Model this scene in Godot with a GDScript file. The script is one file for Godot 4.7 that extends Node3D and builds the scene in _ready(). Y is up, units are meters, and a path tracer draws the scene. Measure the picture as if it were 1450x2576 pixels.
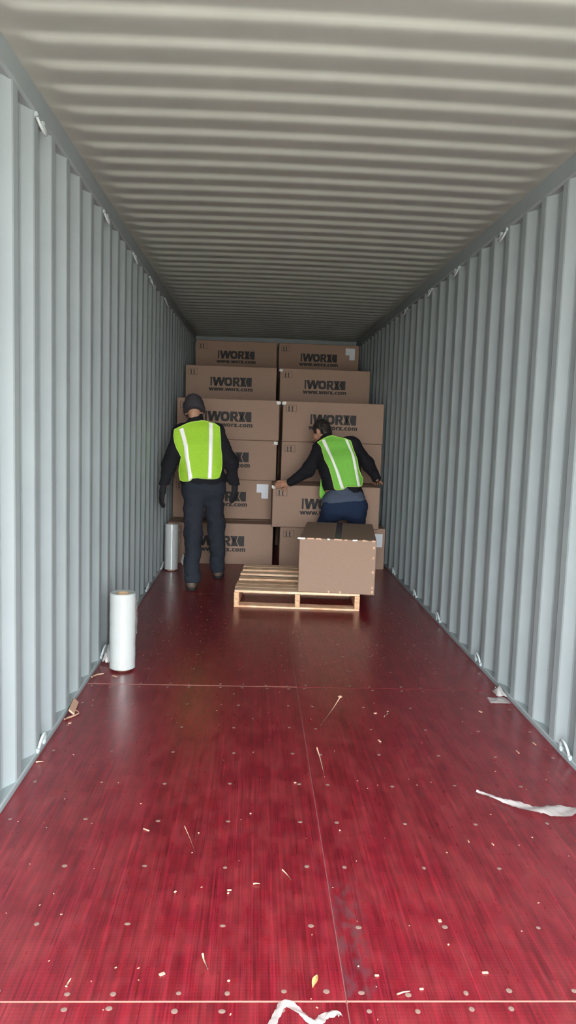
extends Node3D
# A shipping container seen from its open doors: two workers stack cartons at the far end.

const HALF := 1.175          # half of the clear width between the wall ribs
const EDGE_Y := 2.7556       # height where the roof meets the top rails
const DOOR_Z := 0.596
const BACK_Z := -11.43
var M := {}
var used := {}

# ---------------------------------------------------------------- naming and tagging
func numbered(n: String) -> String:
	if not used.has(n):
		used[n] = 0
		return n
	used[n] += 1
	return "%s_%03d" % [n, used[n]]

func thing(called: String, label: String, category: String, at := Vector3.ZERO, turn := 0.0, group := "") -> Node3D:
	var o := Node3D.new()
	o.name = numbered(called)
	add_child(o)
	o.position = at
	o.rotation.y = turn
	tag(o, label, category, group)
	return o

func tag(o: Node, label: String, category: String, group := "") -> void:
	o.set_meta("label", label)
	o.set_meta("category", category)
	if group != "":
		o.set_meta("group", group)

func part(called: String, mesh: Mesh, m: Material, parent: Node, at := Vector3.ZERO) -> MeshInstance3D:
	var o := MeshInstance3D.new()
	o.name = called
	o.mesh = mesh
	o.material_override = m
	o.position = at
	parent.add_child(o, true)
	return o

func structure(called: String) -> Node3D:
	var o := Node3D.new()
	o.name = called
	o.set_meta("kind", "structure")
	add_child(o)
	return o

# ---------------------------------------------------------------- mesh helpers
func tri(st: SurfaceTool, a: Vector3, b: Vector3, c: Vector3, inside: Vector3) -> void:
	if (b - a).cross(c - a).dot((a + b + c) / 3.0 - inside) > 0.0:
		var t := b
		b = c
		c = t
	st.add_vertex(a)
	st.add_vertex(b)
	st.add_vertex(c)

func quad(st: SurfaceTool, a: Vector3, b: Vector3, c: Vector3, d: Vector3, inside: Vector3) -> void:
	tri(st, a, b, c, inside)
	tri(st, a, c, d, inside)

func begin(smooth := false) -> SurfaceTool:
	var st := SurfaceTool.new()
	st.begin(Mesh.PRIMITIVE_TRIANGLES)
	st.set_smooth_group(0 if smooth else -1)
	return st

func done(st: SurfaceTool) -> ArrayMesh:
	st.generate_normals()
	return st.commit()

# a box with chamfered edges, lo to hi
func add_box(st: SurfaceTool, lo: Vector3, hi: Vector3, b := 0.0, x := Transform3D.IDENTITY) -> void:
	var c := x * ((lo + hi) * 0.5)
	var h := (hi - lo) * 0.5
	var m := (lo + hi) * 0.5
	b = minf(b, minf(h.x, minf(h.y, h.z)) * 0.9)
	if b <= 0.0:
		for axis in 3:
			for s in [-1.0, 1.0]:
				var q: Array[Vector3] = []
				for k in [[-1, -1], [1, -1], [1, 1], [-1, 1]]:
					var v := Vector3.ZERO
					v[axis] = s * h[axis]
					v[(axis + 1) % 3] = k[0] * h[(axis + 1) % 3]
					v[(axis + 2) % 3] = k[1] * h[(axis + 2) % 3]
					q.append(x * (m + v))
				quad(st, q[0], q[1], q[2], q[3], c)
		return
	# vertex on face `axis` at corner signs s
	var pt := func(s: Vector3, axis: int) -> Vector3:
		var v := Vector3(s.x * (h.x - b), s.y * (h.y - b), s.z * (h.z - b))
		v[axis] = s[axis] * h[axis]
		return x * (m + v)
	for axis in 3:
		var u := (axis + 1) % 3
		var w := (axis + 2) % 3
		for s in [-1.0, 1.0]:
			var q: Array[Vector3] = []
			for k in [[-1, -1], [1, -1], [1, 1], [-1, 1]]:
				var sg := Vector3.ZERO
				sg[axis] = s
				sg[u] = k[0]
				sg[w] = k[1]
				q.append(pt.call(sg, axis))
			quad(st, q[0], q[1], q[2], q[3], c)
		# the four edges along this axis
		for su in [-1.0, 1.0]:
			for sw in [-1.0, 1.0]:
				var s0 := Vector3.ZERO
				s0[axis] = -1.0
				s0[u] = su
				s0[w] = sw
				var s1 := s0
				s1[axis] = 1.0
				quad(st, pt.call(s0, u), pt.call(s1, u), pt.call(s1, w), pt.call(s0, w), c)
	for sx in [-1.0, 1.0]:
		for sy in [-1.0, 1.0]:
			for sz in [-1.0, 1.0]:
				var s := Vector3(sx, sy, sz)
				tri(st, pt.call(s, 0), pt.call(s, 1), pt.call(s, 2), c)

func box_mesh(size: Vector3, b := 0.0) -> ArrayMesh:      # stands on its base centre
	var st := begin()
	add_box(st, Vector3(-size.x / 2, 0, -size.z / 2), Vector3(size.x / 2, size.y, size.z / 2), b)
	return done(st)

# a grid of points rows x cols as a smooth sheet
func add_grid(st: SurfaceTool, g: Array, flip := false) -> void:
	for i in g.size() - 1:
		var r0: PackedVector3Array = g[i]
		var r1: PackedVector3Array = g[i + 1]
		for j in r0.size() - 1:
			var a := r0[j]
			var b := r0[j + 1]
			var c := r1[j + 1]
			var d := r1[j]
			if flip:
				st.add_vertex(a); st.add_vertex(c); st.add_vertex(b)
				st.add_vertex(a); st.add_vertex(d); st.add_vertex(c)
			else:
				st.add_vertex(a); st.add_vertex(b); st.add_vertex(c)
				st.add_vertex(a); st.add_vertex(c); st.add_vertex(d)

func add_tube(st: SurfaceTool, pts: PackedVector3Array, r: float, sides := 6, taper := 1.0) -> void:
	var rings: Array = []
	var n := pts.size()
	for i in n:
		var t := (pts[mini(i + 1, n - 1)] - pts[maxi(i - 1, 0)]).normalized()
		var up := Vector3.UP if absf(t.y) < 0.9 else Vector3.RIGHT
		var u := t.cross(up).normalized()
		var w := t.cross(u).normalized()
		var rr := r * lerpf(1.0, taper, float(i) / (n - 1))
		var ring := PackedVector3Array()
		for k in sides + 1:
			var a := TAU * k / sides
			ring.append(pts[i] + (u * cos(a) + w * sin(a)) * rr)
		rings.append(ring)
	add_grid(st, rings)
	for e in [0, n - 1]:
		var ring: PackedVector3Array = rings[e]
		var inner := pts[1] if e == 0 else pts[n - 2]
		for k in sides:
			tri(st, pts[e], ring[k], ring[k + 1], inner)

func lathe(profile: PackedVector2Array, sides := 40) -> ArrayMesh:
	var st := begin(true)
	for i in profile.size() - 1:
		var p := profile[i]
		var q := profile[i + 1]
		st.set_smooth_group(i)
		for k in sides:
			var a := TAU * k / sides
			var b := TAU * (k + 1) / sides
			var v0 := Vector3(p.x * cos(a), p.y, p.x * sin(a))
			var v1 := Vector3(p.x * cos(b), p.y, p.x * sin(b))
			var v2 := Vector3(q.x * cos(b), q.y, q.x * sin(b))
			var v3 := Vector3(q.x * cos(a), q.y, q.x * sin(a))
			st.add_vertex(v0); st.add_vertex(v1); st.add_vertex(v2)
			st.add_vertex(v0); st.add_vertex(v2); st.add_vertex(v3)
	return done(st)

# a ribbon lying on the floor: centre line pts (x,z), half widths, height wave
func ribbon(pts: Array, half: Array, lift: float, seed_: int, steps := 24, cols := 5, y0 := 0.004) -> ArrayMesh:
	var rng := RandomNumberGenerator.new()
	rng.seed = seed_
	var c := Curve2D.new()
	for i in pts.size():
		var tan := Vector2.ZERO
		if i > 0 and i < pts.size() - 1:
			tan = (pts[i + 1] - pts[i - 1]) * 0.2
		c.add_point(pts[i], -tan, tan)
	var g: Array = []
	var length := c.get_baked_length()
	for i in steps + 1:
		var t := float(i) / steps
		var o := c.sample_baked(t * length, true)
		var d := (c.sample_baked(minf(t * length + 0.005, length), true) - c.sample_baked(maxf(t * length - 0.005, 0), true)).normalized()
		var nrm := Vector2(-d.y, d.x)
		var f := t * (half.size() - 1)
		var k := mini(int(f), half.size() - 2)
		var w: float = lerpf(half[k], half[k + 1], f - k)
		var row := PackedVector3Array()
		for j in cols:
			var s := float(j) / (cols - 1) * 2 - 1
			var jag := rng.randf_range(0.8, 1.15) if absf(s) > 0.9 else 1.0
			var p := o + nrm * w * s * jag
			var y := y0 + lift * (0.5 + 0.5 * sin(t * 17.0 + s * 2.1 + seed_)) * (1.0 - 0.5 * s * s) + rng.randf() * lift * 0.35
			row.append(Vector3(p.x, y, p.y))
		g.append(row)
	var st := begin(true)
	add_grid(st, g)
	return done(st)

# ---------------------------------------------------------------- textures and materials
func noise_bytes(seed_: int, freq: float, w: int, h: int, oct := 3, stretch_h := 0) -> PackedByteArray:
	var n := FastNoiseLite.new()
	n.seed = seed_
	n.noise_type = FastNoiseLite.TYPE_SIMPLEX_SMOOTH
	n.frequency = freq
	n.fractal_octaves = oct
	var im: Image
	if stretch_h > 0:
		im = n.get_image(w, stretch_h)
		im.resize(w, h, Image.INTERPOLATE_BILINEAR)
	else:
		im = n.get_image(w, h)
	im.convert(Image.FORMAT_L8)
	return im.get_data()

func texture(data: PackedByteArray, w: int, h: int, mips := true) -> ImageTexture:
	var im := Image.create_from_data(w, h, false, Image.FORMAT_RGB8, data)
	if mips:
		im.generate_mipmaps()
	return ImageTexture.create_from_image(im)

func plain(c: Color, rough := 0.6, metal := 0.0, spec := 0.5) -> StandardMaterial3D:
	var m := StandardMaterial3D.new()
	m.albedo_color = c
	m.roughness = rough
	m.metallic = metal
	m.metallic_specular = spec
	return m

func seamless(seed_: int, freq: float, size: int, oct := 4, normal := false, strength := 4.0) -> NoiseTexture2D:
	var n := FastNoiseLite.new()
	n.seed = seed_
	n.frequency = freq
	n.fractal_octaves = oct
	var t := NoiseTexture2D.new()
	t.width = size
	t.height = size
	t.seamless = true
	t.generate_mipmaps = true
	t.noise = n
	if normal:
		t.as_normal_map = true
		t.bump_strength = strength
	return t

func tinted(seed_: int, freq: float, size: int, a: Color, b: Color, oct := 4) -> NoiseTexture2D:
	var t := seamless(seed_, freq, size, oct)
	var g := Gradient.new()
	g.set_color(0, a)
	g.set_color(1, b)
	t.color_ramp = g
	return t

# red film-faced bamboo board: dark streaks along the board, fine woven film print, scuffs
func floor_material(seed_: int, dirty_edge := false) -> StandardMaterial3D:
	var w := 1024
	var h := 1024
	var fine := noise_bytes(seed_, 0.26, w, h, 3, 22)
	var mid := noise_bytes(seed_ + 1, 0.06, w, h, 3, 12)
	var broad := noise_bytes(seed_ + 2, 0.010, w, h, 3)
	var speck := noise_bytes(seed_ + 3, 0.45, w, h, 1)
	var patch := noise_bytes(seed_ + 4, 0.035, w, h, 4)
	var col := PackedByteArray()
	col.resize(w * h * 3)
	var rgh := PackedByteArray()
	rgh.resize(w * h * 3)
	for y in h:
		var weave_y := 0.05 if (y % 5) < 2 else 0.0
		for x in w:
			var i := y * w + x
			var f := fine[i] / 255.0
			var m := mid[i] / 255.0
			var b := broad[i] / 255.0
			var s := speck[i] / 255.0
			var p := patch[i] / 255.0
			var cell := float(((x / 22) * 7919 + ((y + (x / 22) * 13) / 30) * 104729 + seed_) % 97) / 97.0
			var v := 0.84 + 0.26 * (m - 0.5) + 0.15 * (b - 0.5) + 0.10 * (s - 0.5) + 0.085 * (cell - 0.5)
			var dark := clampf((f - 0.46) * 2.2, 0.0, 1.0) * clampf((m - 0.35) * 3.0, 0.5, 1.0)
			v -= 0.38 * dark
			v -= weave_y + (0.03 if (x % 8) < 3 else 0.0)
			var dust := clampf((b * 0.6 + p * 0.4 - 0.40) * 0.9, 0.0, 0.22)
			var r := lerpf(147.0 * v, 120.0, dust * 0.6)
			var g := lerpf((32.0 - 6.0 * dark + 14.0 * (b - 0.5)) * v, 84.0, dust * 0.6)
			var bl := lerpf((44.0 + 2.0 * dark + 6.0 * (m - 0.5)) * v, 88.0, dust * 0.6)
			# grey dirt trodden in along one board's long edge
			var dirt := 0.0
			if dirty_edge and x < 118 and y > 768 and y < 1000:
				dirt = clampf((p + 0.5 * s - 0.62) * 3.0, 0.0, 1.0) * clampf((118.0 - x) / 42.0, 0.0, 1.0) * clampf((y - 768) / 50.0, 0.0, 1.0) * 0.6
				r = lerpf(r, 82.0, dirt)
				g = lerpf(g, 58.0, dirt)
				bl = lerpf(bl, 62.0, dirt)
			col[i * 3] = int(clampf(r, 0, 255))
			col[i * 3 + 1] = int(clampf(g, 0, 255))
			col[i * 3 + 2] = int(clampf(bl, 0, 255))
			var q := int(clampf(255.0 * (0.29 + 0.03 * (p - 0.5) + 0.03 * (f - 0.5) + 0.2 * dirt), 0, 255))
			rgh[i * 3] = q
			rgh[i * 3 + 1] = q
			rgh[i * 3 + 2] = q
	var mt := StandardMaterial3D.new()
	mt.albedo_texture = texture(col, w, h)
	mt.roughness_texture = texture(rgh, w, h)
	mt.roughness = 1.0
	mt.metallic_specular = 0.5
	mt.uv1_triplanar = true
	mt.uv1_scale = Vector3(1.0 / 1.25, 1.0, 1.0 / 2.5)
	mt.uv1_offset = Vector3(0.5, 0.5, 0.5)
	return mt

func wood_material(seed_: int, light: Color, dark: Color, along_x := true) -> StandardMaterial3D:
	var w := 512
	var h := 128
	var st := noise_bytes(seed_, 0.11, h, w, 3, 26)     # streaks run down the image, turned below
	var pt := noise_bytes(seed_ + 9, 0.02, w, h, 3)
	var d := PackedByteArray()
	d.resize(w * h * 3)
	for y in h:
		for x in w:
			var s := st[x * h + y] / 255.0
			var p := pt[y * w + x] / 255.0
			var k := clampf(0.5 + (s - 0.5) * 1.3 + (p - 0.5) * 0.9, 0, 1)
			var c := dark.lerp(light, k)
			var i := (y * w + x) * 3
			d[i] = int(c.r * 255)
			d[i + 1] = int(c.g * 255)
			d[i + 2] = int(c.b * 255)
	var m := StandardMaterial3D.new()
	m.albedo_texture = texture(d, w, h)
	m.roughness = 0.75
	m.uv1_triplanar = true
	m.uv1_scale = Vector3(0.9, 4.0, 4.0) if along_x else Vector3(4.0, 4.0, 0.9)
	m.uv1_offset = Vector3(seed_ * 0.37, seed_ * 0.21, seed_ * 0.13)
	return m

func fabric(c: Color, seed_: int, rough := 0.9) -> StandardMaterial3D:
	var m := plain(Color.WHITE, rough, 0.0, 0.3)
	m.albedo_texture = tinted(seed_, 0.06, 256, c.darkened(0.07), c.lightened(0.03))
	m.normal_enabled = true
	m.normal_texture = seamless(seed_ + 1, 0.03, 256, 4, true, 3.0)
	m.normal_scale = 0.5
	m.uv1_triplanar = true
	m.uv1_scale = Vector3(3, 3, 3)
	return m

func make_materials() -> void:
	var paint := plain(Color.WHITE, 0.5, 0.0, 0.4)
	paint.albedo_texture = tinted(11, 0.008, 512, Color8(144, 153, 155), Color8(152, 161, 163))
	paint.uv1_triplanar = true
	paint.uv1_world_triplanar = true
	paint.uv1_scale = Vector3(0.6, 0.6, 0.6)
	M.paint = paint
	var roof := paint.duplicate() as StandardMaterial3D
	roof.albedo_texture = tinted(12, 0.008, 512, Color8(160, 164, 157), Color8(168, 172, 164))
	roof.roughness = 0.5
	M.roof = roof
	M.floors = [floor_material(101), floor_material(202), floor_material(303, true)]
	M.slab = plain(Color8(96, 80, 70), 0.9)
	M.joint = plain(Color8(186, 130, 116), 0.8)
	M.joint_dark = plain(Color8(118, 70, 68), 0.8)
	M.screw = plain(Color8(132, 108, 99), 0.5)
	M.steel = plain(Color8(164, 173, 174), 0.45)
	var card := plain(Color.WHITE, 0.8, 0.0, 0.3)
	card.albedo_texture = tinted(31, 0.03, 512, Color8(153, 127, 111), Color8(158, 132, 116), 5)
	card.uv1_triplanar = true
	card.uv1_scale = Vector3(1.3, 3.0, 1.3)
	M.card = card
	M.ink = plain(Color8(44, 40, 40), 0.7)
	M.ink_faint = plain(Color8(92, 74, 64), 0.8)
	M.tape = plain(Color8(92, 66, 46), 0.22)
	M.tape_white = plain(Color8(240, 240, 236), 0.15)
	M.label = plain(Color8(200, 205, 212), 0.45)
	M.wood = [wood_material(5, Color8(255, 228, 196), Color8(232, 188, 150)), wood_material(6, Color8(255, 222, 188), Color8(220, 172, 134)), wood_material(7, Color8(246, 210, 174), Color8(198, 152, 116))]
	M.stringer = wood_material(8, Color8(236, 196, 158), Color8(200, 154, 118), false)
	M.bare_wood = plain(Color8(214, 176, 148), 0.8)
	M.chip = plain(Color8(182, 146, 124), 0.8)
	M.straw = plain(Color8(186, 150, 128), 0.7)
	M.leaf = plain(Color8(186, 150, 96), 0.7)
	M.nail = plain(Color8(220, 214, 204), 0.4, 0.3)
	var film := plain(Color8(180, 185, 184), 0.2)
	film.clearcoat_enabled = true
	film.clearcoat = 1.0
	film.clearcoat_roughness = 0.12
	M.film = film
	M.film_end = plain(Color8(196, 200, 196), 0.4)
	M.core = plain(Color8(172, 144, 114), 0.85)
	var loose := plain(Color(0.92, 0.92, 0.91, 0.34), 0.2)
	loose.transparency = BaseMaterial3D.TRANSPARENCY_ALPHA
	loose.cull_mode = BaseMaterial3D.CULL_DISABLED
	M.loose = loose
	var milky := plain(Color(0.78, 0.76, 0.75, 0.55), 0.25)
	milky.transparency = BaseMaterial3D.TRANSPARENCY_ALPHA
	milky.cull_mode = BaseMaterial3D.CULL_DISABLED
	M.milky = milky
	M.ground = plain(Color8(186, 180, 166), 0.95)
	# people
	M.skin = plain(Color.WHITE, 0.55)
	M.skin.vertex_color_use_as_albedo = true
	M.black = fabric(Color8(29, 29, 34), 41)
	M.beanie = fabric(Color8(62, 58, 63), 43)
	M.jeans_dark = fabric(Color8(41, 45, 54), 45)
	M.jeans_blue = fabric(Color8(32, 45, 70), 47)
	M.shirt = fabric(Color8(76, 85, 103), 49)
	M.glove = fabric(Color8(38, 38, 42), 51)
	M.boot = plain(Color8(86, 72, 64), 0.6)
	M.sole = plain(Color8(30, 28, 28), 0.8)
	M.hair = plain(Color8(34, 28, 26), 0.6)
	var v := fabric(Color8(166, 217, 60), 53, 0.7)
	M.vest = v
	M.vest_green = fabric(Color8(128, 200, 80), 55, 0.7)
	M.piping = plain(Color8(184, 224, 104), 0.6)
	M.reflective = plain(Color8(255, 255, 250), 0.25, 0.0, 0.6)

# ---------------------------------------------------------------- signed distance figures
# a shape is [0, a, b, ra, rb] (tapered capsule) or [1, centre, radii, basis] (ellipsoid)
func shape_distance(s: Array, p: Vector3) -> float:
	if s[0] == 0:
		var a: Vector3 = s[1]
		var ab: Vector3 = s[2] - a
		var t := clampf((p - a).dot(ab) / maxf(ab.length_squared(), 1e-9), 0.0, 1.0)
		return p.distance_to(a + ab * t) - lerpf(s[3], s[4], t)
	var q: Vector3 = (s[3] as Basis).transposed() * (p - s[1])
	var r: Vector3 = s[2]
	var k0 := (q / r).length()
	var k1 := (q / (r * r)).length()
	return k0 * (k0 - 1.0) / maxf(k1, 1e-6)

func distance(shapes: Array, p: Vector3, k: float) -> float:
	var d := 1e3
	for s in shapes:
		var e := shape_distance(s, p)
		var h := maxf(k - absf(d - e), 0.0) / k
		d = minf(d, e) - h * h * k * 0.25
	return d

func shape_box(s: Array, grow: float) -> AABB:
	if s[0] == 0:
		var r: float = maxf(s[3], s[4]) + grow
		return AABB(s[1], Vector3.ZERO).expand(s[2]).grow(r)
	var m: float = maxf(s[2].x, maxf(s[2].y, s[2].z)) + grow
	return AABB(s[1], Vector3.ZERO).grow(m)

func inflate(shapes: Array, by: float) -> Array:
	var out: Array = []
	for s in shapes:
		if s[0] == 0:
			out.append([0, s[1], s[2], s[3] + by, s[4] + by])
		else:
			out.append([1, s[1], s[2] + Vector3.ONE * by, s[3]])
	return out

# surface nets; cuts are [point, normal]: what lies on the normal's side is removed. spots are [point, radius, colour]
func net(out: Dictionary, shapes: Array, cell: float, k: float, base := Color.WHITE, cuts := [], wave := 0.0, wave_freq := 6.0, spots := []) -> void:
	var bounds := shape_box(shapes[0], cell * 3)
	for s in shapes:
		bounds = bounds.merge(shape_box(s, cell * 3))
	var o := bounds.position
	var nx := int(bounds.size.x / cell) + 2
	var ny := int(bounds.size.y / cell) + 2
	var nz := int(bounds.size.z / cell) + 2
	var sy := nx
	var sz := nx * ny
	var f := PackedFloat32Array()
	f.resize(nx * ny * nz)
	f.fill(1e3)
	for s in shapes:
		var bb := shape_box(s, k + cell * 2)
		var lo := ((bb.position - o) / cell).floor()
		var hi := ((bb.end - o) / cell).ceil()
		var cap: bool = s[0] == 0
		var a: Vector3 = s[1]
		var ab := Vector3.ZERO
		var inv := 0.0
		var ra := 0.0
		var rd := 0.0
		if cap:
			ab = s[2] - a
			inv = 1.0 / maxf(ab.length_squared(), 1e-9)
			ra = s[3]
			rd = s[4] - s[3]
		for z in range(maxi(int(lo.z), 0), mini(int(hi.z) + 1, nz)):
			for y in range(maxi(int(lo.y), 0), mini(int(hi.y) + 1, ny)):
				var row := z * sz + y * sy
				for x in range(maxi(int(lo.x), 0), mini(int(hi.x) + 1, nx)):
					var p := o + Vector3(x, y, z) * cell
					var e: float
					if cap:
						var pa := p - a
						var t := clampf(pa.dot(ab) * inv, 0.0, 1.0)
						e = (pa - ab * t).length() - (ra + rd * t)
					else:
						e = shape_distance(s, p)
					var d := f[row + x]
					var hh := maxf(k - absf(d - e), 0.0) / k
					f[row + x] = minf(d, e) - hh * hh * k * 0.25
	if wave > 0.0 or cuts.size() > 0:
		var n := FastNoiseLite.new()
		n.seed = 77
		n.frequency = wave_freq
		n.fractal_octaves = 2
		var i := 0
		for z in nz:
			for y in ny:
				for x in nx:
					var d := f[i]
					if d < 0.08:
						var p := o + Vector3(x, y, z) * cell
						if wave > 0.0 and d > -0.05:
							d += wave * n.get_noise_3d(p.x, p.y * 1.6, p.z)
						for c in cuts:
							d = maxf(d, (p - c[0]).dot(c[1]))
						f[i] = d
					i += 1
	var index := PackedInt32Array()
	index.resize(nx * ny * nz)
	index.fill(-1)
	var verts: PackedVector3Array = out.v
	var norms: PackedVector3Array = out.n
	var cols: PackedColorArray = out.c
	var ids: PackedInt32Array = out.i
	var near := cell * 3.5
	var off := [0, 1, sy, sy + 1, sz, sz + 1, sz + sy, sz + sy + 1]
	var edges := [[0, 1], [2, 3], [4, 5], [6, 7], [0, 2], [1, 3], [4, 6], [5, 7], [0, 4], [1, 5], [2, 6], [3, 7]]
	var g := PackedFloat32Array()
	g.resize(8)
	for z in nz - 1:
		for y in ny - 1:
			var row := z * sz + y * sy
			for x in nx - 1:
				var i := row + x
				if absf(f[i]) > near:
					continue
				var inside := 0
				for c in 8:
					g[c] = f[i + off[c]]
					if g[c] < 0.0:
						inside += 1
				if inside == 0 or inside == 8:
					continue
				var sum := Vector3.ZERO
				var cnt := 0
				for e in edges:
					var u: int = e[0]
					var w: int = e[1]
					if (g[u] < 0.0) != (g[w] < 0.0):
						var t := g[u] / (g[u] - g[w])
						sum += Vector3(u & 1, (u >> 1) & 1, u >> 2).lerp(Vector3(w & 1, (w >> 1) & 1, w >> 2), t)
						cnt += 1
				var p := o + (Vector3(x, y, z) + sum / cnt) * cell
				index[i] = verts.size()
				verts.append(p)
				norms.append(Vector3(g[1] + g[3] + g[5] + g[7] - g[0] - g[2] - g[4] - g[6], g[2] + g[3] + g[6] + g[7] - g[0] - g[1] - g[4] - g[5], g[4] + g[5] + g[6] + g[7] - g[0] - g[1] - g[2] - g[3]).normalized())
				var c := base
				for sp in spots:
					var dd: float = p.distance_to(sp[0])
					if dd < sp[1]:
						c = sp[2]
				cols.append(c)
	for z in range(1, nz - 1):
		for y in range(1, ny - 1):
			var row := z * sz + y * sy
			for x in range(1, nx - 1):
				var i := row + x
				if absf(f[i]) > near:
					continue
				var s := f[i] < 0.0
				if s != (f[i + 1] < 0.0):
					face(ids, index[i - sy - sz], index[i - sz], index[i], index[i - sy], s)
				if s != (f[i + sy] < 0.0):
					face(ids, index[i - 1 - sz], index[i - 1], index[i], index[i - sz], s)
				if s != (f[i + sz] < 0.0):
					face(ids, index[i - 1 - sy], index[i - sy], index[i], index[i - 1], s)
	out.v = verts
	out.n = norms
	out.c = cols
	out.i = ids

func face(ids: PackedInt32Array, a: int, b: int, c: int, d: int, s: bool) -> void:
	if a < 0 or b < 0 or c < 0 or d < 0:
		return
	if s:
		ids.append_array([a, c, b, a, d, c])
	else:
		ids.append_array([a, b, c, a, c, d])

func fresh() -> Dictionary:
	return {"v": PackedVector3Array(), "n": PackedVector3Array(), "c": PackedColorArray(), "i": PackedInt32Array()}

func baked(out: Dictionary) -> ArrayMesh:
	var arr := []
	arr.resize(Mesh.ARRAY_MAX)
	arr[Mesh.ARRAY_VERTEX] = out.v
	arr[Mesh.ARRAY_NORMAL] = out.n
	arr[Mesh.ARRAY_COLOR] = out.c
	arr[Mesh.ARRAY_INDEX] = out.i
	var m := ArrayMesh.new()
	m.add_surface_from_arrays(Mesh.PRIMITIVE_TRIANGLES, arr)
	return m

func cap(a: Vector3, b: Vector3, ra: float, rb: float) -> Array:
	return [0, a, b, ra, rb]

func ball(c: Vector3, r: Vector3, b := Basis.IDENTITY) -> Array:
	return [1, c, r, b]

# head in its own frame: y up, face towards +z, origin at the middle of the head
func head_shapes(x: Transform3D) -> Array:
	var b := x.basis
	var out := [
		ball(x * Vector3(0, 0.030, -0.012), Vector3(0.074, 0.088, 0.092), b),
		ball(x * Vector3(0, -0.030, 0.018), Vector3(0.058, 0.080, 0.066), b),
		ball(x * Vector3(0, -0.088, 0.050), Vector3(0.032, 0.024, 0.028), b),
		cap(x * Vector3(0, 0.006, 0.086), x * Vector3(0, -0.030, 0.104), 0.008, 0.013),
		cap(x * Vector3(-0.034, 0.018, 0.070), x * Vector3(0.034, 0.018, 0.070), 0.014, 0.014),
		cap(x * Vector3(-0.016, -0.060, 0.078), x * Vector3(0.016, -0.060, 0.078), 0.008, 0.008)]
	for s in [-1.0, 1.0]:
		out.append(ball(x * Vector3(s * 0.078, -0.006, -0.012), Vector3(0.010, 0.032, 0.019), b * Basis(Vector3.UP, s * 0.35)))
		out.append(ball(x * Vector3(s * 0.042, -0.030, 0.055), Vector3(0.022, 0.020, 0.020), b))
	return out

func head_spots(x: Transform3D) -> Array:
	var out := []
	for s in [-1.0, 1.0]:
		out.append([x * Vector3(s * 0.031, 0.000, 0.086), 0.013, Color(0.75, 0.72, 0.70)])
		out.append([x * Vector3(s * 0.031, 0.000, 0.091), 0.007, Color(0.03, 0.02, 0.02)])
		out.append([x * Vector3(s * 0.032, 0.026, 0.086), 0.012, Color(0.04, 0.03, 0.025)])
	out.append([x * Vector3(0, -0.060, 0.088), 0.015, Color(0.34, 0.13, 0.11)])
	return out

# hand: palm frame at the wrist, -y towards the fingertips, z = back of the hand, thumb on side * x; curl in radians a joint
func hand_shapes(x: Transform3D, side: float, curl: float) -> Array:
	var out := [
		cap(x * Vector3(0, 0.03, 0), x * Vector3(0, -0.02, 0), 0.026, 0.027),
		cap(x * Vector3(-0.020, -0.030, 0), x * Vector3(-0.022, -0.080, 0), 0.016, 0.014),
		cap(x * Vector3(0.0, -0.025, 0), x * Vector3(0.0, -0.084, 0), 0.018, 0.015),
		cap(x * Vector3(0.020, -0.030, 0), x * Vector3(0.022, -0.080, 0), 0.016, 0.014)]
	var lens := [0.070, 0.080, 0.074, 0.058]
	for i in 4:
		var bx := (1.5 - i) * 0.0195 * side
		var p := Vector3(bx, -0.086 + 0.004 * absf(i - 1.2), 0)
		var ang := curl * 0.5
		for j in 3:
			var l: float = lens[i] * [0.46, 0.31, 0.23][j]
			var q := p + Vector3((1.5 - i) * 0.05 * side * l, -cos(ang) * l, -sin(ang) * l)
			out.append(cap(x * p, x * q, 0.0095 - 0.0009 * j, 0.0088 - 0.0009 * j))
			p = q
			ang += curl
	var t0 := Vector3(side * 0.024, -0.024, -0.006)
	var t1 := t0 + Vector3(side * 0.026, -0.030, -0.012)
	var t2 := t1 + Vector3(side * 0.012, -0.030, -0.010 - 0.012 * curl)
	out.append(cap(x * t0, x * t1, 0.014, 0.0115))
	out.append(cap(x * t1, x * t2, 0.0110, 0.0090))
	return out

func frame(origin: Vector3, down: Vector3, back: Vector3) -> Transform3D:      # a hand frame: -y along down, z near back
	var y := -down.normalized()
	var z := (back - y * back.dot(y)).normalized()
	return Transform3D(Basis(y.cross(z), y, z), origin)

# ---------------------------------------------------------------- vest: a sheet draped on the back, found by marching in from behind
func along(pts: Array, t: float) -> Vector2:
	var f := clampf(t, 0, 1) * (pts.size() - 1)
	var k := mini(int(f), pts.size() - 2)
	return pts[k].lerp(pts[k + 1], f - k)

func height_at(pts: Array, x: float) -> float:       # pts sorted by x
	if x <= pts[0].x:
		return pts[0].y
	for i in pts.size() - 1:
		if x <= pts[i + 1].x:
			return lerpf(pts[i].y, pts[i + 1].y, (x - pts[i].x) / maxf(pts[i + 1].x - pts[i].x, 1e-5))
	return pts[pts.size() - 1].y

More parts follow.
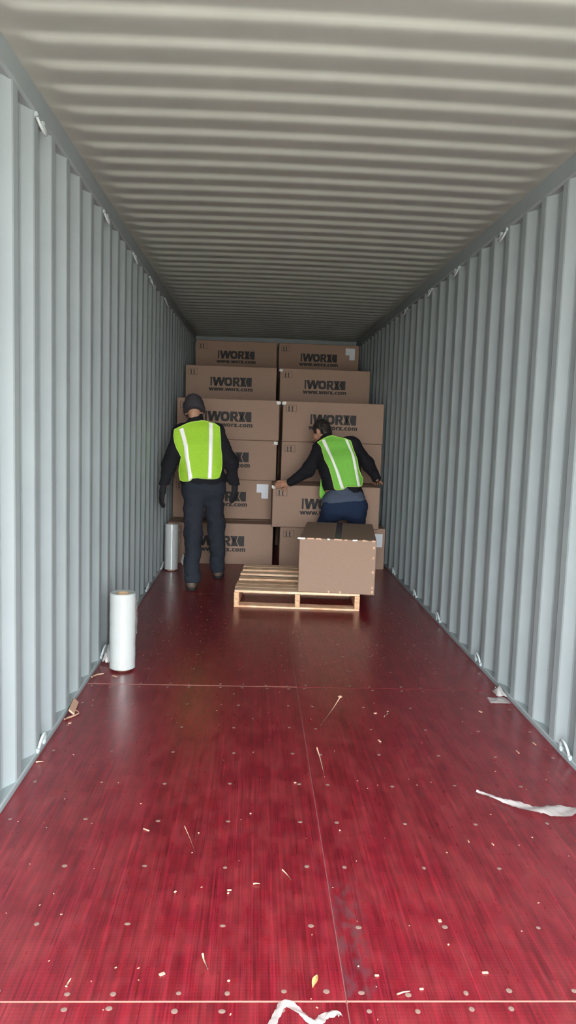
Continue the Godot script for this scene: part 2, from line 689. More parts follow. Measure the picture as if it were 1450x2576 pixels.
func drape(shapes: Array, k: float, left: Array, right: Array, top: Array, bottom: Array, from_z: float, towards: float, gap: float, nu := 22, nv := 28) -> Array:
	var g: Array = []
	for i in nv + 1:
		var v := float(i) / nv
		var l := along(left, v)
		var r := along(right, v)
		var row := PackedVector3Array()
		for j in nu + 1:
			var u := float(j) / nu
			var x := lerpf(l.x, r.x, u)
			var y0 := height_at(top, x)
			var y1 := height_at(bottom, x)
			var edge := lerpf(l.y, r.y, u)
			var y := lerpf(lerpf(y0, y1, v), edge, 0.0)
			var z := from_z
			var hit := false
			for s in 40:
				var d := distance(shapes, Vector3(x, y, z), k) - gap
				if d < 0.0015:
					hit = true
					break
				z += towards * maxf(d * 0.9, 0.002)
				if absf(z - from_z) > 0.55:
					break
			row.append(Vector3(x, y, z if hit else 1e6))
		g.append(row)
	# fill what hung past the body from its neighbours, then smooth
	for i in nv + 1:
		var row: PackedVector3Array = g[i]
		for j in nu + 1:
			if row[j].z > 1e5:
				var best := 1e6
				for dist in range(1, nu + 1):
					for q in [j - dist, j + dist]:
						if q >= 0 and q <= nu and row[q].z < 1e5:
							best = row[q].z + towards * 0.006 * dist
							break
					if best < 1e5:
						break
				row[j] = Vector3(row[j].x, row[j].y, best)
		g[i] = row
	for i in nv + 1:
		for j in nu + 1:
			if g[i][j].z > 1e5:
				for dist in range(1, nv + 1):
					var ok := false
					for q in [i - dist, i + dist]:
						if q >= 0 and q <= nv and g[q][j].z < 1e5:
							var row: PackedVector3Array = g[i]
							row[j] = Vector3(row[j].x, row[j].y, g[q][j].z + towards * 0.01 * dist)
							g[i] = row
							ok = true
							break
					if ok:
						break
	for pass_ in 3:
		var h: Array = []
		for i in nv + 1:
			var row := PackedVector3Array()
			for j in nu + 1:
				var c: Vector3 = g[i][j]
				var a: float = (g[maxi(i - 1, 0)][j].z + g[mini(i + 1, nv)][j].z + g[i][maxi(j - 1, 0)].z + g[i][mini(j + 1, nu)].z) * 0.25
				# cloth bridges hollows but never sinks into the body
				c.z = (maxf(c.z, a) if towards < 0 else minf(c.z, a)) * 0.7 + c.z * 0.3
				row.append(c)
			h.append(row)
		g = h
	return g

func on_sheet(g: Array, u: float, v: float) -> Vector3:
	var nv := g.size() - 1
	var nu: int = g[0].size() - 1
	var fi := clampf(v, 0, 1) * nv
	var fj := clampf(u, 0, 1) * nu
	var i := mini(int(fi), nv - 1)
	var j := mini(int(fj), nu - 1)
	var a: Vector3 = g[i][j].lerp(g[i][j + 1], fj - j)
	var b: Vector3 = g[i + 1][j].lerp(g[i + 1][j + 1], fj - j)
	return a.lerp(b, fi - i)

func u_at(g: Array, v: float, x: float) -> float:
	var a := on_sheet(g, 0, v)
	var b := on_sheet(g, 1, v)
	return (x - a.x) / (b.x - a.x)

func v_at(g: Array, x: float, y: float) -> float:
	var lo := 0.0
	var hi := 1.0
	for i in 20:
		var m := (lo + hi) * 0.5
		if on_sheet(g, u_at(g, m, x), m).y > y:
			lo = m
		else:
			hi = m
	return (lo + hi) * 0.5

func thick_sheet(st: SurfaceTool, g: Array, t: Vector3) -> void:
	var h: Array = []
	for r in g:
		var row := PackedVector3Array()
		for p in r:
			row.append(p - t)
		h.append(row)
	add_grid(st, g, t.z < 0)
	add_grid(st, h, t.z > 0)
	var n := g.size() - 1
	var m: int = g[0].size() - 1
	for pair in [[g[0], h[0]], [h[n], g[n]]]:
		add_grid(st, pair)
	var lg := PackedVector3Array()
	var lh := PackedVector3Array()
	var rg := PackedVector3Array()
	var rh := PackedVector3Array()
	for i in n + 1:
		lg.append(g[i][0]); lh.append(h[i][0])
		rg.append(g[i][m]); rh.append(h[i][m])
	add_grid(st, [lg, lh])
	add_grid(st, [rh, rg])

func stripe(g: Array, line: Array, half: float, lift: float) -> ArrayMesh:
	var rows: Array = []
	var n := 26
	for i in n + 1:
		var c := along(line, float(i) / n)
		var v := clampf(v_at(g, c.x, c.y), 0.003, 0.997)
		var row := PackedVector3Array()
		for s in [-1.0, -0.33, 0.33, 1.0]:
			row.append(on_sheet(g, u_at(g, v, c.x + half * s), v) + Vector3(0, 0, lift))
		rows.append(row)
	var st := begin(true)
	thick_sheet(st, rows, Vector3(0, 0, 0.0025))
	return done(st)

func piping(g: Array) -> ArrayMesh:
	var n := g.size() - 1
	var m: int = g[0].size() - 1
	var pts := PackedVector3Array()
	for j in m + 1: pts.append(g[0][j])
	for i in range(1, n + 1): pts.append(g[i][m])
	for j in range(m - 1, -1, -1): pts.append(g[n][j])
	for i in range(n - 1, -1, -1): pts.append(g[i][0])
	var st := begin(true)
	add_tube(st, pts, 0.0038, 5)
	return done(st)

func move(o: Dictionary, by: Vector3) -> Dictionary:
	var v: PackedVector3Array = o.v
	for i in v.size():
		v[i] += by
	o.v = v
	return o

# ---------------------------------------------------------------- people
func make_worker(s: Dictionary) -> Node3D:
	var base: Vector3 = s.base
	var who := thing("person", s.label, "person", base)
	var lat: Vector3 = (s.sh[1] - s.sh[0]).normalized()
	var hlat: Vector3 = (s.hip[1] - s.hip[0]).normalized()
	var torso: Array = [cap(s.hip[0], s.hip[1], 0.100, 0.100)]
	for sg in [-1.0, 1.0]:
		torso.append(cap(s.pelvis + hlat * 0.062 * sg + s.spine * 0.02, s.chest + lat * 0.078 * sg, 0.096, 0.112))
		torso.append(cap(s.chest + lat * 0.070 * sg, s.chest + (s.neck - s.chest) * 0.55 + lat * 0.085 * sg, 0.110, 0.080))
	torso.append(cap(s.sh[0], s.sh[1], 0.060, 0.060))
	var limbs: Array = []
	for i in 2:
		limbs.append(cap(s.sh[i], s.el[i], 0.052, 0.041))
		limbs.append(cap(s.el[i], s.wr[i], 0.041, 0.027))
		limbs.append(cap(s.hip[i], s.kn[i], 0.088, 0.058))
		limbs.append(cap(s.kn[i], s.an[i], 0.056, 0.038))
		limbs.append(cap(s.an[i] + Vector3(0, -0.03, 0), s.toe[i], 0.036, 0.026))
	var hx: Transform3D = s.head
	var nape := cap(s.neck - s.spine * 0.05, hx * Vector3(0, -0.060, -0.028), 0.060, 0.054)
	var skin := fresh()
	net(skin, torso + limbs + [nape], 0.014, 0.05, s.skin)
	net(skin, head_shapes(hx) + [cap(s.neck, hx * Vector3(0, -0.060, -0.028), 0.055, 0.052)], 0.0055, 0.022, s.skin, [], 0.0, 6.0, head_spots(hx))
	for i in 2:
		net(skin, hand_shapes(s.hand[i], s.thumb[i], s.curl[i]), 0.0042, 0.008, s.skin)
	part("body", baked(skin), M.skin, who, -base)
	# trousers
	var legs: Array = [cap(s.hip[0], s.hip[1], 0.118, 0.118), cap(s.pelvis + hlat * -0.06 + s.spine * 0.02, s.pelvis + hlat * 0.06 + s.spine * 0.02, 0.112, 0.112)]
	for i in 2:
		legs.append(cap(s.hip[i], s.kn[i], 0.104, 0.078))
		legs.append(cap(s.kn[i], s.an[i] + (s.kn[i] - s.an[i]).normalized() * 0.005, 0.077, 0.071))
	var tr := fresh()
	net(tr, legs, 0.013, 0.035, Color.WHITE, [], 0.016, 5.0)
	part("trousers", baked(tr), s.trouser_mat, who, -base)
	# boots
	for i in 2:
		var heel: Vector3 = s.heel[i]
		var toe: Vector3 = s.toe[i]
		var f := (toe - heel).normalized()
		var bt := fresh()
		net(bt, [cap(s.an[i] + (s.kn[i] - s.an[i]).normalized() * 0.05, s.an[i], 0.050, 0.050), cap(heel + Vector3(0, 0.045, 0) + f * 0.045, heel + Vector3(0, 0.045, 0) + f * 0.16, 0.046, 0.048), cap(heel + Vector3(0, 0.043, 0) + f * 0.15, heel + f * 0.245 + Vector3(0, 0.040, 0), 0.047, 0.036)], 0.008, 0.03, Color.WHITE, [[heel + Vector3(0, 0.016, 0), Vector3.DOWN]])
		var boot := part("boot", baked(bt), M.boot, who, -base)
		var so := fresh()
		net(so, [cap(heel + f * 0.045 + Vector3(0, 0.010, 0), heel + f * 0.16 + Vector3(0, 0.010, 0), 0.048, 0.050), cap(heel + f * 0.15 + Vector3(0, 0.010, 0), heel + f * 0.245 + Vector3(0, 0.010, 0), 0.050, 0.040)], 0.007, 0.01, Color.WHITE, [[heel + Vector3(0, 0.022, 0), Vector3.UP], [heel, Vector3.DOWN]])
		part("sole", baked(so), M.sole, boot)
	# jacket
	var top := inflate(torso, 0.020)
	top[0] = cap(s.pelvis + hlat * -0.085 + s.spine * 0.05, s.pelvis + hlat * 0.085 + s.spine * 0.05, 0.120, 0.120)
	var sleeves: Array = []
	for i in 2:
		sleeves.append(cap(s.sh[i], s.el[i], 0.074, 0.062))
		sleeves.append(cap(s.el[i], s.wr[i] + (s.el[i] - s.wr[i]).normalized() * 0.02, 0.062, 0.046))
	var collar := [cap(s.neck - s.spine * 0.05, s.neck + (hx.origin - s.neck) * 0.26, 0.082, 0.068)]
	if s.has("shirt_cut"):
		var sh := fresh()
		net(sh, [cap(s.pelvis + hlat * -0.085 + s.spine * 0.02, s.pelvis + hlat * 0.085 + s.spine * 0.02, 0.130, 0.130), cap(s.pelvis + s.spine * 0.02, s.chest, 0.125, 0.11)], 0.012, 0.04, Color.WHITE, [[s.shirt_cut, -s.spine], [s.chest, s.spine]], 0.010, 6.0)
		part("sweatshirt", baked(sh), M.shirt, who, -base)
	var ja := fresh()
	net(ja, top + sleeves + collar, 0.013, 0.045, Color.WHITE, [[s.hem, -s.hem_axis]], 0.013, 5.5)
	part("jacket", baked(ja), M.black, who, -base)
	# gloves
	if s.gloves:
		for i in 2:
			var gl := fresh()
			net(gl, inflate(hand_shapes(s.hand[i], s.thumb[i], s.curl[i]), 0.0035), 0.005, 0.008)
			part("glove", baked(gl), M.glove, who, -base)
	# headwear
	if s.beanie:
		var be := fresh()
		net(be, [ball(hx * Vector3(0, 0.040, -0.014), Vector3(0.094, 0.108, 0.112), hx.basis), ball(hx * Vector3(0, -0.005, -0.016), Vector3(0.097, 0.075, 0.114), hx.basis), ball(hx * Vector3(0, 0.105, -0.030), Vector3(0.060, 0.040, 0.066), hx.basis)], 0.007, 0.03, Color.WHITE, [[hx * Vector3(0, -0.030, 0), -(hx.basis * Vector3(0, 1, 0.30).normalized())]], 0.006, 9.0)
		var cap_part := part("beanie", baked(be), M.beanie, who, -base)
		var band := fresh()
		net(band, [ball(hx * Vector3(0, -0.002, -0.014), Vector3(0.100, 0.085, 0.117), hx.basis)], 0.007, 0.01, Color.WHITE, [[hx * Vector3(0, -0.034, 0), -(hx.basis * Vector3(0, 1, 0.30).normalized())], [hx * Vector3(0, 0.014, 0), hx.basis * Vector3(0, 1, 0.30).normalized()]], 0.003, 12.0)
		part("cuff", baked(band), M.beanie, cap_part)
	else:
		var ha := fresh()
		var face_n := (hx.basis * Vector3(0, -0.25, 1)).normalized()
		var low_n := (hx.basis * Vector3(0, -1, 0.35)).normalized()
		net(ha, [ball(hx * Vector3(0, 0.034, -0.018), Vector3(0.083, 0.095, 0.097), hx.basis), ball(hx * Vector3(0, -0.02, -0.055), Vector3(0.070, 0.060, 0.048), hx.basis)], 0.006, 0.02, Color.WHITE, [[hx * Vector3(0, 0.045, 0.062), face_n], [hx * Vector3(0, -0.045, -0.050), low_n]], 0.008, 30.0)
		part("hair", baked(ha), M.hair, who, -base)
	# vest
	var under: Array = inflate(top + collar, 0.004)
	if s.arms_under:
		for i in 2:
			under.append(cap(s.sh[i], s.sh[i].lerp(s.el[i], 0.8), 0.079, 0.068))
	var v: Dictionary = s.vest
	var g := drape(under, 0.045, v.left, v.right, v.top, v.bottom, s.chest.z + 0.50, -1.0, 0.010)
	var cloth := begin(true)
	thick_sheet(cloth, g, Vector3(0, 0, 0.004))
	# the front panels, over the shoulders and open at the sides
	var g2 := drape(under, 0.045, v.left, v.right, v.top, v.bottom, s.chest.z - 0.50, 1.0, 0.010, 14, 18)
	thick_sheet(cloth, g2, Vector3(0, 0, -0.004))
	var vest := part("safety_vest", done(cloth), s.vest_mat, who, -base)
	part("piping", piping(g), M.piping, vest)
	for line in v.stripes:
		part("reflective_stripe", stripe(g, line, v.half, 0.006), M.reflective, vest)
	if v.has("flap"):
		var rows: Array = []
		for i in 9:
			var t := i / 8.0
			var a := along(v.flap.left, t)
			var b := along(v.flap.right, t)
			var row := PackedVector3Array()
			for j in 7:
				var u := j / 6.0
				row.append(Vector3(lerpf(a.x, b.x, u), lerpf(a.y, b.y, u), v.flap.z + 0.012 * sin(u * 4.0 + t * 2.0)))
			rows.append(row)
		var fl := begin(true)
		thick_sheet(fl, rows, Vector3(0, 0, 0.004))
		part("front_flap", done(fl), s.vest_mat, vest)
	return who

func looking(at: Vector3, dir: Vector3, up := Vector3.UP) -> Transform3D:
	var z := dir.normalized()
	var x := up.cross(z).normalized()
	return Transform3D(Basis(x, z.cross(x), z), at)

func build_people() -> void:
	var w := {
		"base": Vector3(-0.72, 0, -7.05), "label": "worker in dark beanie, black jacket, gloves and lime safety vest, walking with arms hanging",
		"pelvis": Vector3(-0.735, 0.93, -7.05), "spine": Vector3(-0.12, 0.98, -0.12).normalized(), "chest": Vector3(-0.785, 1.25, -7.10), "neck": Vector3(-0.815, 1.475, -7.13),
		"hip": [Vector3(-0.82, 0.90, -7.04), Vector3(-0.65, 0.90, -7.06)], "kn": [Vector3(-0.815, 0.48, -6.98), Vector3(-0.615, 0.48, -7.20)],
		"an": [Vector3(-0.800, 0.11, -6.76), Vector3(-0.597, 0.10, -7.34)], "heel": [Vector3(-0.798, 0, -6.70), Vector3(-0.597, 0, -7.28)], "toe": [Vector3(-0.815, 0.03, -6.93), Vector3(-0.585, 0.03, -7.51)],
		"sh": [Vector3(-0.955, 1.385, -7.09), Vector3(-0.635, 1.405, -7.11)], "el": [Vector3(-1.035, 1.11, -6.99), Vector3(-0.490, 1.13, -7.10)], "wr": [Vector3(-1.085, 0.875, -6.89), Vector3(-0.450, 0.905, -7.14)],
		"thumb": [-1.0, 1.0], "curl": [0.35, 0.4], "gloves": true, "beanie": true, "arms_under": true,
		"skin": Color8(176, 134, 108).srgb_to_linear(), "trouser_mat": M.jeans_dark, "vest_mat": M.vest, "hem": Vector3(-0.74, 0.915, -7.0), "hem_axis": Vector3.UP}
	w["head"] = looking(Vector3(-0.842, 1.592, -7.165), Vector3(-0.08, -0.22, -1.0), Vector3(-0.08, 1, 0))
	w["hand"] = [frame(w.wr[0], Vector3(-0.12, -1, 0.05), Vector3(-1, 0, 0.45)), frame(w.wr[1], Vector3(0.0, -1, -0.05), Vector3(1, 0, 0.55))]
	w["vest"] = {
		"left": [Vector2(-1.004, 1.416), Vector2(-1.007, 1.375), Vector2(-0.994, 1.319), Vector2(-0.972, 1.223), Vector2(-0.932, 1.126), Vector2(-0.949, 1.061), Vector2(-0.956, 1.007), Vector2(-0.940, 0.963)],
		"right": [Vector2(-0.598, 1.451), Vector2(-0.589, 1.397), Vector2(-0.584, 1.332), Vector2(-0.580, 1.259), Vector2(-0.571, 1.137), Vector2(-0.567, 1.072), Vector2(-0.567, 1.031), Vector2(-0.580, 1.002)],
		"top": [Vector2(-1.007, 1.412), Vector2(-0.944, 1.446), Vector2(-0.904, 1.467), Vector2(-0.864, 1.485), Vector2(-0.791, 1.497), Vector2(-0.759, 1.506), Vector2(-0.727, 1.501), Vector2(-0.686, 1.489), Vector2(-0.646, 1.484), Vector2(-0.596, 1.451), Vector2(-0.566, 1.43)],
		"bottom": [Vector2(-0.957, 0.985), Vector2(-0.944, 0.963), Vector2(-0.911, 0.952), Vector2(-0.845, 0.960), Vector2(-0.828, 0.985), Vector2(-0.781, 0.991), Vector2(-0.733, 0.986), Vector2(-0.684, 0.983), Vector2(-0.635, 0.983), Vector2(-0.59, 0.993), Vector2(-0.566, 1.02)],
		"half": 0.0175,
		"stripes": [[Vector2(-0.939, 1.426), Vector2(-0.914, 1.346), Vector2(-0.890, 1.266), Vector2(-0.889, 1.249), Vector2(-0.878, 1.161), Vector2(-0.856, 1.047), Vector2(-0.842, 0.966)],
			[Vector2(-0.678, 1.483), Vector2(-0.671, 1.378), Vector2(-0.669, 1.256), Vector2(-0.669, 1.134), Vector2(-0.670, 0.986)]]}
	make_worker(w)
	var r := {
		"base": Vector3(0.60, 0, -7.55), "label": "bent-over worker with short dark hair, lime safety vest and blue jeans, gripping a carton",
		"pelvis": Vector3(0.612, 0.745, -7.43), "spine": Vector3(-0.10, 0.90, -0.40).normalized(), "chest": Vector3(0.572, 1.12, -7.60), "neck": Vector3(0.475, 1.345, -7.70),
		"hip": [Vector3(0.505, 0.70, -7.42), Vector3(0.725, 0.71, -7.42)], "kn": [Vector3(0.425, 0.40, -7.66), Vector3(0.79, 0.40, -7.66)],
		"an": [Vector3(0.43, 0.10, -7.50), Vector3(0.79, 0.10, -7.50)], "heel": [Vector3(0.43, 0, -7.44), Vector3(0.79, 0, -7.44)], "toe": [Vector3(0.42, 0.03, -7.67), Vector3(0.81, 0.03, -7.67)],
		"sh": [Vector3(0.395, 1.275, -7.67), Vector3(0.695, 1.315, -7.64)], "el": [Vector3(0.262, 1.035, -7.72), Vector3(0.882, 1.125, -7.74)], "wr": [Vector3(0.090, 0.910, -7.80), Vector3(0.985, 0.965, -7.82)],
		"thumb": [1.0, -1.0], "curl": [0.12, 0.25], "gloves": false, "beanie": false, "arms_under": false,
		"skin": Color8(168, 122, 98).srgb_to_linear(), "trouser_mat": M.jeans_blue, "vest_mat": M.vest_green, "hem": Vector3(0.615, 0.855, -7.42), "hem_axis": Vector3(0.12, 0.97, -0.2).normalized(), "shirt_cut": Vector3(0.62, 0.755, -7.35)}
	r["head"] = looking(Vector3(0.392, 1.428, -7.775), Vector3(-0.78, -0.42, -0.52), Vector3(-0.18, 1, -0.25))
	r["hand"] = [frame(r.wr[0], Vector3(-0.96, -0.16, -0.20), Vector3(-0.1, 0.45, 0.9)), frame(r.wr[1], Vector3(0.12, -0.25, -0.9), Vector3(0.0, 0.9, -0.3))]
	r["vest"] = {
		"left": [Vector2(0.344, 1.332), Vector2(0.380, 1.254), Vector2(0.396, 1.184), Vector2(0.413, 1.114), Vector2(0.455, 1.003), Vector2(0.482, 0.919), Vector2(0.505, 0.889)],
		"right": [Vector2(0.668, 1.356), Vector2(0.698, 1.311), Vector2(0.730, 1.218), Vector2(0.739, 1.134), Vector2(0.765, 1.068), Vector2(0.794, 0.956), Vector2(0.780, 0.923)],
		"top": [Vector2(0.344, 1.332), Vector2(0.395, 1.366), Vector2(0.441, 1.391), Vector2(0.487, 1.405), Vector2(0.544, 1.390), Vector2(0.620, 1.378), Vector2(0.668, 1.356), Vector2(0.70, 1.33), Vector2(0.794, 1.25)],
		"bottom": [Vector2(0.344, 0.98), Vector2(0.46, 0.93), Vector2(0.487, 0.905), Vector2(0.512, 0.889), Vector2(0.536, 0.884), Vector2(0.597, 0.894), Vector2(0.620, 0.919), Vector2(0.686, 0.920), Vector2(0.752, 0.919), Vector2(0.775, 0.925), Vector2(0.794, 0.95)],
		"half": 0.015,
		"stripes": [[Vector2(0.400, 1.357), Vector2(0.439, 1.274), Vector2(0.477, 1.191), Vector2(0.534, 1.052), Vector2(0.583, 0.897)],
			[Vector2(0.625, 1.369), Vector2(0.682, 1.235), Vector2(0.712, 1.095), Vector2(0.748, 0.924)]],
		"flap": {"left": [Vector2(0.384, 0.975), Vector2(0.376, 0.87), Vector2(0.374, 0.82), Vector2(0.389, 0.780)], "right": [Vector2(0.396, 0.965), Vector2(0.428, 0.87), Vector2(0.445, 0.82), Vector2(0.426, 0.776)], "z": -7.53}}
	make_worker(r)

# ---------------------------------------------------------------- cartons
var logo_mesh: ArrayMesh
var url_mesh: ArrayMesh
var mark_mesh: ArrayMesh
var arrow_mesh: ArrayMesh
var carton_mesh: ArrayMesh
const CARTON := Vector3(1.115, 0.438, 0.62)

func poly(st: SurfaceTool, pts: Array) -> void:
	for i in range(1, pts.size() - 1):
		tri(st, Vector3(pts[0][0], pts[0][1], 0), Vector3(pts[i][0], pts[i][1], 0), Vector3(pts[i + 1][0], pts[i + 1][1], 0), Vector3(0, 0, -1))

func make_prints() -> void:
	# wordmark, one unit high: a bar, the letters W O R X and a block with an arrow cut into it
	var st := begin()
	poly(st, [[0.0, 0], [0.17, 0], [0.17, 1], [0.0, 1]])
	for q in [[0.22, 0.45], [0.82, 1.05]]:
		poly(st, [[q[0], 1], [q[0] + 0.32, 1], [q[1] + 0.30, 0], [q[1], 0]])
	for q in [[0.45, 0.75], [1.05, 1.33]]:
		poly(st, [[q[0], 0], [q[0] + 0.28, 0], [q[1] + 0.34, 1], [q[1] + 0.06, 1]])
	var cx := 2.02
	for k in 16:
		var a := TAU * k / 16.0
		var b := TAU * (k + 1) / 16.0
		var o := func(t: float, rx: float, ry: float) -> Array:
			var c := signf(cos(t)) * pow(absf(cos(t)), 0.7)
			var s := signf(sin(t)) * pow(absf(sin(t)), 0.7)
			return [cx + c * rx, 0.5 + s * ry]
		poly(st, [o.call(a, 0.46, 0.5), o.call(b, 0.46, 0.5), o.call(b, 0.17, 0.24), o.call(a, 0.17, 0.24)])
	poly(st, [[2.53, 0], [2.82, 0], [2.82, 1], [2.53, 1]])
	poly(st, [[2.82, 1], [3.12, 1], [3.24, 0.93], [3.30, 0.80], [2.82, 0.76]])
	poly(st, [[3.02, 0.78], [3.30, 0.80], [3.30, 0.62], [3.24, 0.48], [3.02, 0.58]])
	poly(st, [[2.82, 0.58], [3.02, 0.58], [3.24, 0.48], [3.12, 0.40], [2.82, 0.36]])
	poly(st, [[2.86, 0.38], [3.14, 0.42], [3.40, 0], [3.08, 0]])
	poly(st, [[3.30, 1], [3.64, 1], [4.10, 0], [3.74, 0]])
	poly(st, [[3.36, 0], [3.70, 0], [4.04, 1], [3.70, 1]])
	poly(st, [[4.12, 1], [4.67, 1], [4.67, 0], [4.20, 0], [3.96, 0.5]])
	logo_mesh = done(st)
	var tm := TextMesh.new()
	tm.text = "www.worx.com"
	var f := SystemFont.new()
	f.font_names = PackedStringArray(["Droid Sans"])
	f.font_weight = 700
	tm.font = f
	tm.font_size = 32
	tm.pixel_size = 0.00196
	tm.depth = 0.0006
	var bold := SurfaceTool.new()            # struck four times, slightly apart, for a heavy face
	bold.begin(Mesh.PRIMITIVE_TRIANGLES)
	for o in [Vector2(-1.6, -0.9), Vector2(1.6, -0.9), Vector2(-1.6, 0.9), Vector2(1.6, 0.9), Vector2(0, 0)]:
		for k in tm.get_surface_count():
			bold.append_from(tm, k, Transform3D(Basis.IDENTITY, Vector3(o.x * 0.001, o.y * 0.001, o.x * 0.00003)))
	url_mesh = bold.commit()
	var mk := begin()
	for r in [[0, 0, 0.115, 0.004], [0, 0.071, 0.115, 0.075], [0, 0, 0.004, 0.075], [0.111, 0, 0.115, 0.075]]:
		poly(mk, [[r[0], r[1]], [r[2], r[1]], [r[2], r[3]], [r[0], r[3]]])
	mark_mesh = done(mk)
	var ar := begin()
	for x in [0.032, 0.068]:
		poly(ar, [[x - 0.0055, 0.012], [x + 0.0055, 0.012], [x + 0.0055, 0.052], [x - 0.0055, 0.052]])
		poly(ar, [[x - 0.011, 0.050], [x + 0.011, 0.050], [x, 0.064]])
		poly(ar, [[x - 0.009, 0.007], [x + 0.013, 0.007], [x + 0.013, 0.012], [x - 0.009, 0.012]])
	arrow_mesh = done(ar)
	carton_mesh = box_mesh(CARTON, 0.006)

# front-left-bottom corner given by x, y and the z of its printed face
func carton(x0: float, y0: float, zf: float, label: String, options := {}) -> Node3D:
	var turn: float = options.get("turn", 0.0)
	var t := thing("carton", label, "carton", Vector3(x0 + CARTON.x / 2, y0, zf - CARTON.z / 2), turn, options.get("group", "printed cartons in the stack"))
	part("box", carton_mesh, M.card, t)
	var fz := CARTON.z / 2 + 0.0012
	var tp := begin()
	add_box(tp, Vector3(-CARTON.x / 2 - 0.001, CARTON.y - 0.001, -0.026), Vector3(CARTON.x / 2 + 0.001, CARTON.y + 0.0008, 0.026))
	for s in [-1.0, 1.0]:
		add_box(tp, Vector3(s * CARTON.x / 2 - 0.001, CARTON.y - 0.07, -0.026), Vector3(s * CARTON.x / 2 + 0.001, CARTON.y, 0.026))
	part("sealing_tape", done(tp), M.tape, t)
	if options.get("plain", false):
		return t
	var lg := part("printed_logo", logo_mesh, M.ink, t, Vector3(-0.252, 0.196, fz))
	lg.scale = Vector3(0.108, 0.108, 1)
	lg.set_meta("label", "black printed wordmark with a square block")
	var u := part("printed_web_address", url_mesh, M.ink, t, Vector3(0.0, 0.160, fz))
	u.set_meta("label", "black printed web address")
	u.scale = Vector3(1.16, 1.0, 1.0)
	part("handling_mark", mark_mesh, M.ink_faint, t, Vector3(-CARTON.x / 2 + 0.035, CARTON.y - 0.115, fz))
	part("printed_arrows", arrow_mesh, M.ink, t, Vector3(-CARTON.x / 2 + 0.035, CARTON.y - 0.115, fz))
	for q in options.get("labels", []):
		var lb := begin()
		add_box(lb, Vector3(q[0], q[1], fz - 0.001), Vector3(q[2], q[3], fz + 0.0006))
		part("shipping_label", done(lb), M.label, t)
	# shiny ends of tape folded round the corners by the gap
	for s in options.get("tape_ends", []):
		part("tape_end", tape_end_mesh(int(s * 3 + 7 + y0 * 10)), M.tape_white, t, Vector3(s * (CARTON.x / 2 - 0.012), CARTON.y - 0.024, CARTON.z / 2 + 0.001))
	return t

func tape_end_mesh(seed_: int) -> ArrayMesh:
	var rng := RandomNumberGenerator.new()
	rng.seed = seed_
	var g: Array = []
	for i in 6:
		var row := PackedVector3Array()
		for j in 6:
			var u := j / 5.0 - 0.5
			var v := i / 5.0 - 0.5
			row.append(Vector3(u * 0.044 + rng.randf_range(-0.003, 0.003), v * 0.034 + rng.randf_range(-0.003, 0.003), 0.004 + 0.010 * cos(u * 3.0) * cos(v * 3.0) + rng.randf_range(0, 0.004)))
		g.append(row)
	var st := begin(true)
	add_grid(st, g)
	return done(st)

